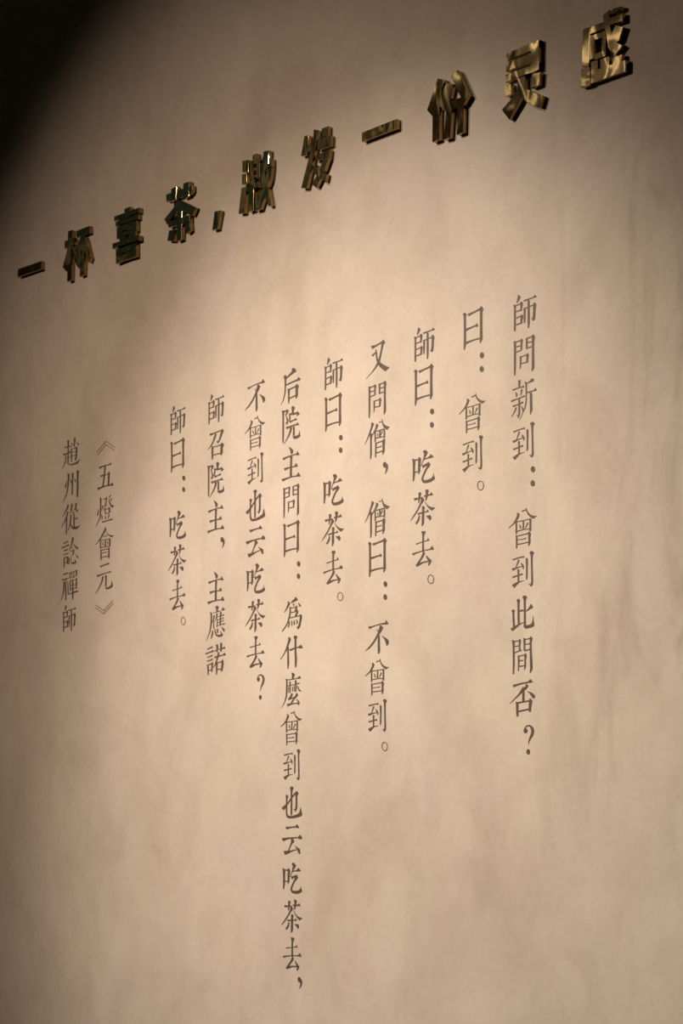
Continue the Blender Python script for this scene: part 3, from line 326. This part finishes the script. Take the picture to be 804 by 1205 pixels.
BRASS = {
'yi_left': [[(-2.1131, 3.3235), (-1.9821, 3.3161), (-1.9821, 3.2931), (-2.1146, 3.3008)]],
'bei': [[(-1.8568, 3.3412), (-1.8034, 3.3378), (-1.8034, 3.3174), (-1.8568, 3.3203)], [(-1.8389, 3.3645), (-1.8167, 3.3624), (-1.8217, 3.2234), (-1.8434, 3.2241)], [(-1.8374, 3.325), (-1.8181, 3.3218), (-1.8285, 3.2849), (-1.8478, 3.254), (-1.8673, 3.2705)], [(-1.8196, 3.3143), (-1.8034, 3.3134), (-1.7902, 3.2929), (-1.8004, 3.286)], [(-1.7946, 3.3544), (-1.7276, 3.3515), (-1.7276, 3.3321), (-1.7946, 3.3356)], [(-1.7711, 3.3415), (-1.7493, 3.3404), (-1.758, 3.2234), (-1.7784, 3.223)], [(-1.7741, 3.3313), (-1.7508, 3.3286), (-1.7624, 3.2908), (-1.7843, 3.2476), (-1.7946, 3.2595), (-1.8093, 3.2882)], [(-1.7624, 3.3111), (-1.7435, 3.3213), (-1.7204, 3.2619), (-1.7311, 3.2505), (-1.745, 3.2741)]],
'xi': [[(-1.5534, 3.3534), (-1.526, 3.3514), (-1.526, 3.3236), (-1.5534, 3.3256)], [(-1.6032, 3.345), (-1.4813, 3.3379), (-1.4813, 3.3244), (-1.6032, 3.3323)], [(-1.5963, 3.3279), (-1.4867, 3.321), (-1.4867, 3.3085), (-1.5963, 3.3157)], [(-1.5907, 3.3131), (-1.5644, 3.3113), (-1.5644, 3.2783), (-1.5907, 3.2803)], [(-1.5192, 3.3085), (-1.4948, 3.3068), (-1.4948, 3.2789), (-1.5192, 3.2791)], [(-1.5644, 3.3113), (-1.5192, 3.3085), (-1.5192, 3.2942), (-1.5644, 3.2973)], [(-1.5644, 3.2927), (-1.5192, 3.2889), (-1.5192, 3.2768), (-1.5644, 3.2821)], [(-1.581, 3.2862), (-1.5548, 3.2842), (-1.5466, 3.2639), (-1.5741, 3.2662)], [(-1.5315, 3.2806), (-1.5002, 3.2795), (-1.5084, 3.262), (-1.5329, 3.2651)], [(-1.6074, 3.2722), (-1.48, 3.2632), (-1.48, 3.2501), (-1.6074, 3.2576)], [(-1.5949, 3.2538), (-1.5672, 3.2523), (-1.5672, 3.2143), (-1.5949, 3.2146)], [(-1.5192, 3.2488), (-1.4962, 3.2476), (-1.4962, 3.2104), (-1.5192, 3.2115)], [(-1.5672, 3.2523), (-1.5192, 3.2488), (-1.5192, 3.2337), (-1.5672, 3.2371)], [(-1.5672, 3.2326), (-1.5192, 3.2302), (-1.5192, 3.2118), (-1.5672, 3.2143)]],
'cha': [[(-1.3561, 3.3386), (-1.2374, 3.331), (-1.2374, 3.3165), (-1.2449, 3.3098), (-1.3548, 3.3198)], [(-1.3315, 3.3468), (-1.3071, 3.3476), (-1.3096, 3.3138), (-1.3392, 3.3157)], [(-1.2777, 3.3462), (-1.2499, 3.3445), (-1.2512, 3.3064), (-1.2777, 3.3076)], [(-1.3199, 3.3062), (-1.2917, 3.3069), (-1.2968, 3.287), (-1.3225, 3.2731), (-1.3509, 3.2583), (-1.3639, 3.2761), (-1.3199, 3.296)], [(-1.3071, 3.3087), (-1.2866, 3.3055), (-1.2211, 3.2694), (-1.2374, 3.2526), (-1.2892, 3.2792), (-1.3071, 3.2955)], [(-1.3457, 3.2651), (-1.2474, 3.2581), (-1.2487, 3.2403), (-1.3457, 3.2496)], [(-1.3045, 3.2861), (-1.2816, 3.283), (-1.2854, 3.2037), (-1.3071, 3.2039)], [(-1.3418, 3.2413), (-1.3122, 3.2367), (-1.3225, 3.2085), (-1.3496, 3.216)], [(-1.2714, 3.241), (-1.2487, 3.241), (-1.2449, 3.2168), (-1.2638, 3.2128)]],
'comma': [[(-1.1395, 3.238), (-1.1142, 3.2346), (-1.1279, 3.1908), (-1.1498, 3.1932)]],
'ji': [[(-1.0214, 3.3334), (-0.9963, 3.3292), (-0.9963, 3.2993), (-1.0214, 3.3054)], [(-1.0227, 3.3005), (-1.0034, 3.2973), (-1.0024, 3.2742), (-1.0227, 3.2746)], [(-1.0254, 3.2674), (-1.0061, 3.2649), (-1.0135, 3.2014), (-1.0373, 3.2056)], [(-0.9793, 3.3355), (-0.9624, 3.3354), (-0.9611, 3.3178), (-0.9793, 3.3197)], [(-0.9911, 3.3183), (-0.9754, 3.3179), (-0.9754, 3.2731), (-0.9911, 3.2742)], [(-0.9631, 3.3168), (-0.9494, 3.3153), (-0.9494, 3.2723), (-0.9631, 3.2729)], [(-0.9911, 3.3238), (-0.9494, 3.3208), (-0.9494, 3.3091), (-0.9911, 3.3136)], [(-0.9819, 3.3044), (-0.9494, 3.3012), (-0.9494, 3.2911), (-0.9819, 3.2953)], [(-0.9911, 3.2868), (-0.9494, 3.2825), (-0.9494, 3.277), (-0.965, 3.2766), (-0.9911, 3.2774)], [(-1.0108, 3.2662), (-0.9352, 3.2622), (-0.9352, 3.2497), (-1.0108, 3.2535)], [(-0.995, 3.2533), (-0.9741, 3.2524), (-0.9741, 3.199), (-0.9977, 3.2001)], [(-0.9702, 3.2403), (-0.9352, 3.2404), (-0.9455, 3.1931), (-0.9684, 3.1951)], [(-0.9494, 3.2801), (-0.9378, 3.2793), (-0.9378, 3.2598), (-0.9507, 3.2602)], [(-0.9819, 3.2749), (-0.9689, 3.2737), (-0.9689, 3.2627), (-0.9819, 3.2631)], [(-0.9339, 3.332), (-0.9115, 3.3285), (-0.9133, 3.2967), (-0.93, 3.2826), (-0.9442, 3.2912)], [(-0.9429, 3.3065), (-0.9006, 3.3048), (-0.9006, 3.2854), (-0.9442, 3.2897)], [(-0.9185, 3.2857), (-0.9006, 3.2838), (-0.9069, 3.2545), (-0.9455, 3.1962), (-0.9559, 3.2115), (-0.93, 3.2514)], [(-0.9455, 3.29), (-0.93, 3.2889), (-0.9249, 3.2532), (-0.9416, 3.2515)], [(-0.9429, 3.2581), (-0.9197, 3.2549), (-0.9108, 3.2214), (-0.9031, 3.1914), (-0.9146, 3.1921), (-0.93, 3.2234)]],
'fa': [[(-0.7723, 3.324), (-0.756, 3.3201), (-0.7608, 3.274), (-0.7861, 3.2792)], [(-0.7636, 3.2988), (-0.7344, 3.2986), (-0.7366, 3.279), (-0.7647, 3.2816)], [(-0.7205, 3.3019), (-0.6727, 3.2966), (-0.6727, 3.2716), (-0.7237, 3.2756)], [(-0.7366, 3.3285), (-0.7205, 3.323), (-0.7269, 3.287), (-0.7647, 3.1963), (-0.7854, 3.2021), (-0.756, 3.2657), (-0.7409, 3.2937)], [(-0.7066, 3.3216), (-0.6832, 3.3212), (-0.6832, 3.2979), (-0.7066, 3.3006)], [(-0.7344, 3.2636), (-0.6917, 3.265), (-0.696, 3.2488), (-0.7323, 3.253)], [(-0.7023, 3.2673), (-0.6758, 3.2642), (-0.679, 3.2441), (-0.696, 3.2195), (-0.728, 3.1878), (-0.7452, 3.2005), (-0.7173, 3.224), (-0.7023, 3.2466)], [(-0.7409, 3.2412), (-0.728, 3.2424), (-0.7087, 3.2216), (-0.6875, 3.2091), (-0.6943, 3.192), (-0.7151, 3.2087), (-0.7366, 3.2239)]],
'yi_mid': [[(-0.5581, 3.2695), (-0.4357, 3.2652), (-0.4357, 3.2429), (-0.5581, 3.2484)]],
'fen': [[(-0.2968, 3.314), (-0.2734, 3.3034), (-0.2868, 3.2716), (-0.3136, 3.2339), (-0.3321, 3.2544)], [(-0.3136, 3.2557), (-0.2908, 3.2549), (-0.2912, 3.1763), (-0.3147, 3.1778)], [(-0.2679, 3.2957), (-0.2448, 3.2853), (-0.2536, 3.2571), (-0.2779, 3.239), (-0.2979, 3.257)], [(-0.2502, 3.3029), (-0.2305, 3.3109), (-0.1926, 3.2445), (-0.2109, 3.2291), (-0.2218, 3.2519)], [(-0.2823, 3.2546), (-0.2175, 3.2488), (-0.212, 3.2268), (-0.2823, 3.2374)], [(-0.2679, 3.242), (-0.2487, 3.2392), (-0.2562, 3.17), (-0.2772, 3.1723)], [(-0.2338, 3.2348), (-0.212, 3.2312), (-0.2138, 3.1699), (-0.2349, 3.171)]],
'ling': [[(-0.0786, 3.2993), (0.0199, 3.2969), (0.0199, 3.2799), (-0.0786, 3.2834)], [(-0.0041, 3.2973), (0.0199, 3.2969), (0.0199, 3.2338), (-0.0041, 3.2342)], [(-0.0797, 3.2786), (-0.002, 3.2766), (-0.002, 3.2573), (-0.0797, 3.2605)], [(-0.0808, 3.2544), (0.0199, 3.2504), (0.0199, 3.2338), (-0.0808, 3.2383)], [(-0.0862, 3.232), (-0.0636, 3.23), (-0.0614, 3.2072), (-0.0819, 3.2086)], [(0.0001, 3.2307), (0.023, 3.228), (0.0209, 3.2013), (-0.0041, 3.2028)], [(-0.0454, 3.2367), (-0.021, 3.2335), (-0.021, 3.2023), (-0.0401, 3.1812), (-0.07, 3.1554), (-0.0927, 3.1835), (-0.0571, 3.2014), (-0.0454, 3.2127)], [(-0.0337, 3.2077), (-0.0125, 3.2027), (0.0084, 3.1889), (0.0317, 3.1759), (0.0214, 3.1536), (-0.0062, 3.1681), (-0.0294, 3.1885)]],
'gan': [[(0.1471, 3.2765), (0.217, 3.2727), (0.217, 3.2579), (0.1471, 3.261)], [(0.1471, 3.2765), (0.1676, 3.2734), (0.1653, 3.2113), (0.1631, 3.1946), (0.1425, 3.2011)], [(0.1676, 3.2568), (0.2092, 3.2539), (0.2092, 3.2413), (0.1676, 3.2453)], [(0.1665, 3.2465), (0.1794, 3.2456), (0.1794, 3.2068), (0.1665, 3.2076)], [(0.1991, 3.2433), (0.2103, 3.2429), (0.2103, 3.2019), (0.1991, 3.203)], [(0.1794, 3.2159), (0.2103, 3.2142), (0.2103, 3.2019), (0.1794, 3.2027)], [(0.2014, 3.2872), (0.2204, 3.292), (0.2226, 3.2569), (0.2303, 3.2266), (0.2557, 3.2086), (0.237, 3.195), (0.2192, 3.2122), (0.2103, 3.2445)], [(0.2277, 3.2909), (0.2524, 3.2886), (0.2524, 3.2816), (0.2277, 3.2789)], [(0.2215, 3.2761), (0.2557, 3.2736), (0.2557, 3.257), (0.2215, 3.2605)], [(0.237, 3.2562), (0.2572, 3.2451), (0.2458, 3.2215), (0.217, 3.2145), (0.2148, 3.2283)], [(0.1414, 3.1973), (0.1665, 3.194), (0.1665, 3.1563), (0.1402, 3.1598)], [(0.1687, 3.2036), (0.1879, 3.2016), (0.1879, 3.1744), (0.1687, 3.1755)], [(0.1687, 3.1837), (0.2638, 3.1775), (0.2638, 3.154), (0.1687, 3.1586)], [(0.1935, 3.2007), (0.2192, 3.1991), (0.2192, 3.1761), (0.1958, 3.1786)], [(0.227, 3.1925), (0.2546, 3.1914), (0.2546, 3.1748), (0.2286, 3.1765)]],
}
FACE = 0.01248

# ---------------------------------------------------------------- printed lettering
def catmull(pts, sub=3):
    if len(pts) < 3:
        return pts
    out = []
    n = len(pts)
    for i in range(n - 1):
        p0, p1, p2, p3 = pts[max(i - 1, 0)], pts[i], pts[i + 1], pts[min(i + 2, n - 1)]
        for k in range(sub):
            t = k / sub
            q = []
            for a in range(len(p1)):
                m1 = 0.35 * (p2[a] - p0[a])
                m2 = 0.35 * (p3[a] - p1[a])
                q.append((2 * t ** 3 - 3 * t * t + 1) * p1[a] + (t ** 3 - 2 * t * t + t) * m1
                         + (-2 * t ** 3 + 3 * t * t) * p2[a] + (t ** 3 - t * t) * m2)
            out.append(q)
    out.append(list(pts[-1]))
    return out


INK_LIFT = 0.0004
GLYPH_MESH = {}


def glyph_mesh(key):
    """One printed character: every brush stroke is a flat ribbon or outline in the wall plane."""
    if key in GLYPH_MESH:
        return GLYPH_MESH[key]
    verts, faces = [], []
    for k, st in enumerate(GLYPHS[key].split('|')):
        kind, v = st[0], [float(a) * 1e-4 for a in st[1:].split()]
        y = -INK_LIFT - k * 2e-6
        s = len(verts)
        if kind in 'ps':
            pts = [v[i:i + 4] for i in range(0, len(v), 4)]
            if kind == 'p':
                pts = catmull(pts)
            for a in pts:
                verts += [(a[0], y, a[1]), (a[2], y, a[3])]
            for i in range(len(pts) - 1):
                faces.append((s + 2 * i, s + 2 * i + 1, s + 2 * i + 3, s + 2 * i + 2))
        else:
            ring = [Vector((v[i], y, v[i + 1])) for i in range(0, len(v), 2)]
            verts += [tuple(q) for q in ring]
            for t in tessellate_polygon([ring]):
                faces.append(tuple(s + i for i in t))
    me = bpy.data.meshes.new(key)
    me.from_pydata(verts, [], faces)
    me.materials.append(M_INK)
    bm = bmesh.new()
    bm.from_mesh(me)
    for f in bm.faces:
        f.normal_update()
        if f.normal.y > 0:
            f.normal_flip()
    bm.to_mesh(me)
    bm.free()
    GLYPH_MESH[key] = me
    return me


COLUMN_LABELS = [
    'rightmost column of brown printed text, eleven marks reading 師問新到：曾到此間否？',
    'short brown printed text column reading 曰：曾到。, second from the right',
    'brown printed text column reading 師曰：吃茶去。, third from the right',
    'brown printed text column starting with 又問僧, ending 不曾到。',
    'brown printed text column 師曰：吃茶去。 between the 又問僧 and 后院主 columns',
    'longest brown printed text column, starting 后院主問曰 and ending in a comma near the bottom',
    'brown printed text column starting 不曾到也 and ending in a question mark',
    'brown printed text column reading 師召院主，主應諾',
    'leftmost brown printed column reading 師曰：吃茶去。, before the bracketed book title',
    'printed book title column 《五燈會元》 in double angle brackets',
    'leftmost column of printed text, six characters reading 趙州從諗禪師',
]
PUNCT = {'colon': 'colon', 'comma': 'comma', 'full_stop': 'full_stop', 'question_mark': 'question_mark',
         'title_bracket_open': 'title_bracket', 'title_bracket_close': 'title_bracket'}
for label, chars in zip(COLUMN_LABELS, COLUMNS):
    root = bpy.data.objects.new('printed_text', None)
    root.empty_display_size = 0.05
    x0 = chars[0][1]
    z0 = chars[-1][2]
    root.location = (x0, 0, z0)
    root['label'] = label
    root['category'] = 'lettering'
    root['kind'] = 'thing'
    root['group'] = 'columns of brown printed text on the wall'
    COL.objects.link(root)
    for key, x, z in chars:
        o = bpy.data.objects.new(PUNCT.get(key, 'printed_character'), glyph_mesh(key))
        COL.objects.link(o)
        o.parent = root
        o.location = (x - x0, 0, z - z0)

# ---------------------------------------------------------------- raised brass characters
def prism(name, ring, depth, bevel=0.0006):
    """A polished bar standing off the wall: front outline given in the wall's x, z."""
    area2 = sum(ring[i][0] * ring[(i + 1) % len(ring)][1] - ring[(i + 1) % len(ring)][0] * ring[i][1] for i in range(len(ring)))
    if area2 < 0:
        ring = ring[::-1]
    bm = bmesh.new()
    front = [bm.verts.new((x, -depth, z)) for x, z in ring]
    back = [bm.verts.new((x, 0.0, z)) for x, z in ring]
    n = len(ring)
    ff = bm.faces.new(front)
    bm.faces.new(back[::-1])
    for i in range(n):
        j = (i + 1) % n
        f = bm.faces.new((front[i], back[i], back[j], front[j]))
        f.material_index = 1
    bmesh.ops.recalc_face_normals(bm, faces=bm.faces)
    bmesh.ops.bevel(bm, geom=list(ff.edges), offset=bevel, segments=2, profile=0.6, affect='EDGES', clamp_overlap=True)
    bmesh.ops.triangulate(bm, faces=[f for f in bm.faces if len(f.verts) > 4])
    me = bpy.data.meshes.new(name)
    bm.to_mesh(me)
    bm.free()
    me.materials.append(M_FACE)
    me.materials.append(M_SIDE)
    return me


def stroke_name(poly):
    cx = sum(q[0] for q in poly) / len(poly)
    cz = sum(q[1] for q in poly) / len(poly)
    a = sum((q[0] - cx) ** 2 for q in poly)
    b = sum((q[1] - cz) ** 2 for q in poly)
    c = sum((q[0] - cx) * (q[1] - cz) for q in poly)
    r = math.hypot((a - b) / 2, c)
    lo, hi = (a + b) / 2 - r, (a + b) / 2 + r
    if hi < 2.2 * lo:
        return 'dot_stroke'
    ang = abs(math.degrees(0.5 * math.atan2(2 * c, a - b)))
    return 'horizontal_stroke' if ang < 25 else 'vertical_stroke' if ang > 72 else 'slanting_stroke'


BRASS_LABELS = {
    'yi_left': 'dark brass bar forming the character 一 at the left end of the slogan',
    'bei': 'raised brass character 杯, second in the slogan, green above and dark below',
    'xi': 'raised brass character 喜 with stacked bars, left of 茶',
    'cha': 'raised brass character 茶 on the wall, just before the brass comma',
    'comma': 'small slanted brass comma between 茶 and 激',
    'ji': 'raised brass character 激, densest one of the slogan, right of the comma',
    'fa': 'raised brass character 发 with long leaning stroke, between 激 and the middle bar',
    'yi_mid': 'bright brass bar forming the character 一 between 发 and 份',
    'fen': 'raised dark brass character 份 with bright lower-left tip',
    'ling': 'golden raised brass character 灵, second from the right end of the slogan',
    'gan': 'raised dark brass character 感 at the upper right end of the slogan',
}
DEPTH_STEP = {'xi': {9: 0.003}, 'fen': {3: 0.002}}
for key, label in BRASS_LABELS.items():
    polys = BRASS[key]
    xs = [q[0] for p in polys for q in p]
    zs = [q[1] for p in polys for q in p]
    cx, cz = (min(xs) + max(xs)) / 2, min(zs)
    name = 'brass_comma' if key == 'comma' else 'brass_character'
    if len(polys) == 1:
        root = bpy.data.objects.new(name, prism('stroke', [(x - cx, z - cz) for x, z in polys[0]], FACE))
        COL.objects.link(root)
    else:
        root = bpy.data.objects.new(name, None)
        root.empty_display_size = 0.05
        COL.objects.link(root)
        for k, poly in enumerate(polys):
            d = FACE - 0.0001 + 0.00003 * ((k * 5) % 9) + DEPTH_STEP.get(key, {}).get(k, 0)
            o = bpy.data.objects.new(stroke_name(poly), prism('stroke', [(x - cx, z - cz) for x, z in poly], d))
            COL.objects.link(o)
            o.parent = root
    root.location = (cx, 0, cz)
    root['label'] = label
    root['category'] = 'letter'
    root['group'] = 'raised brass slogan across the top of the wall'
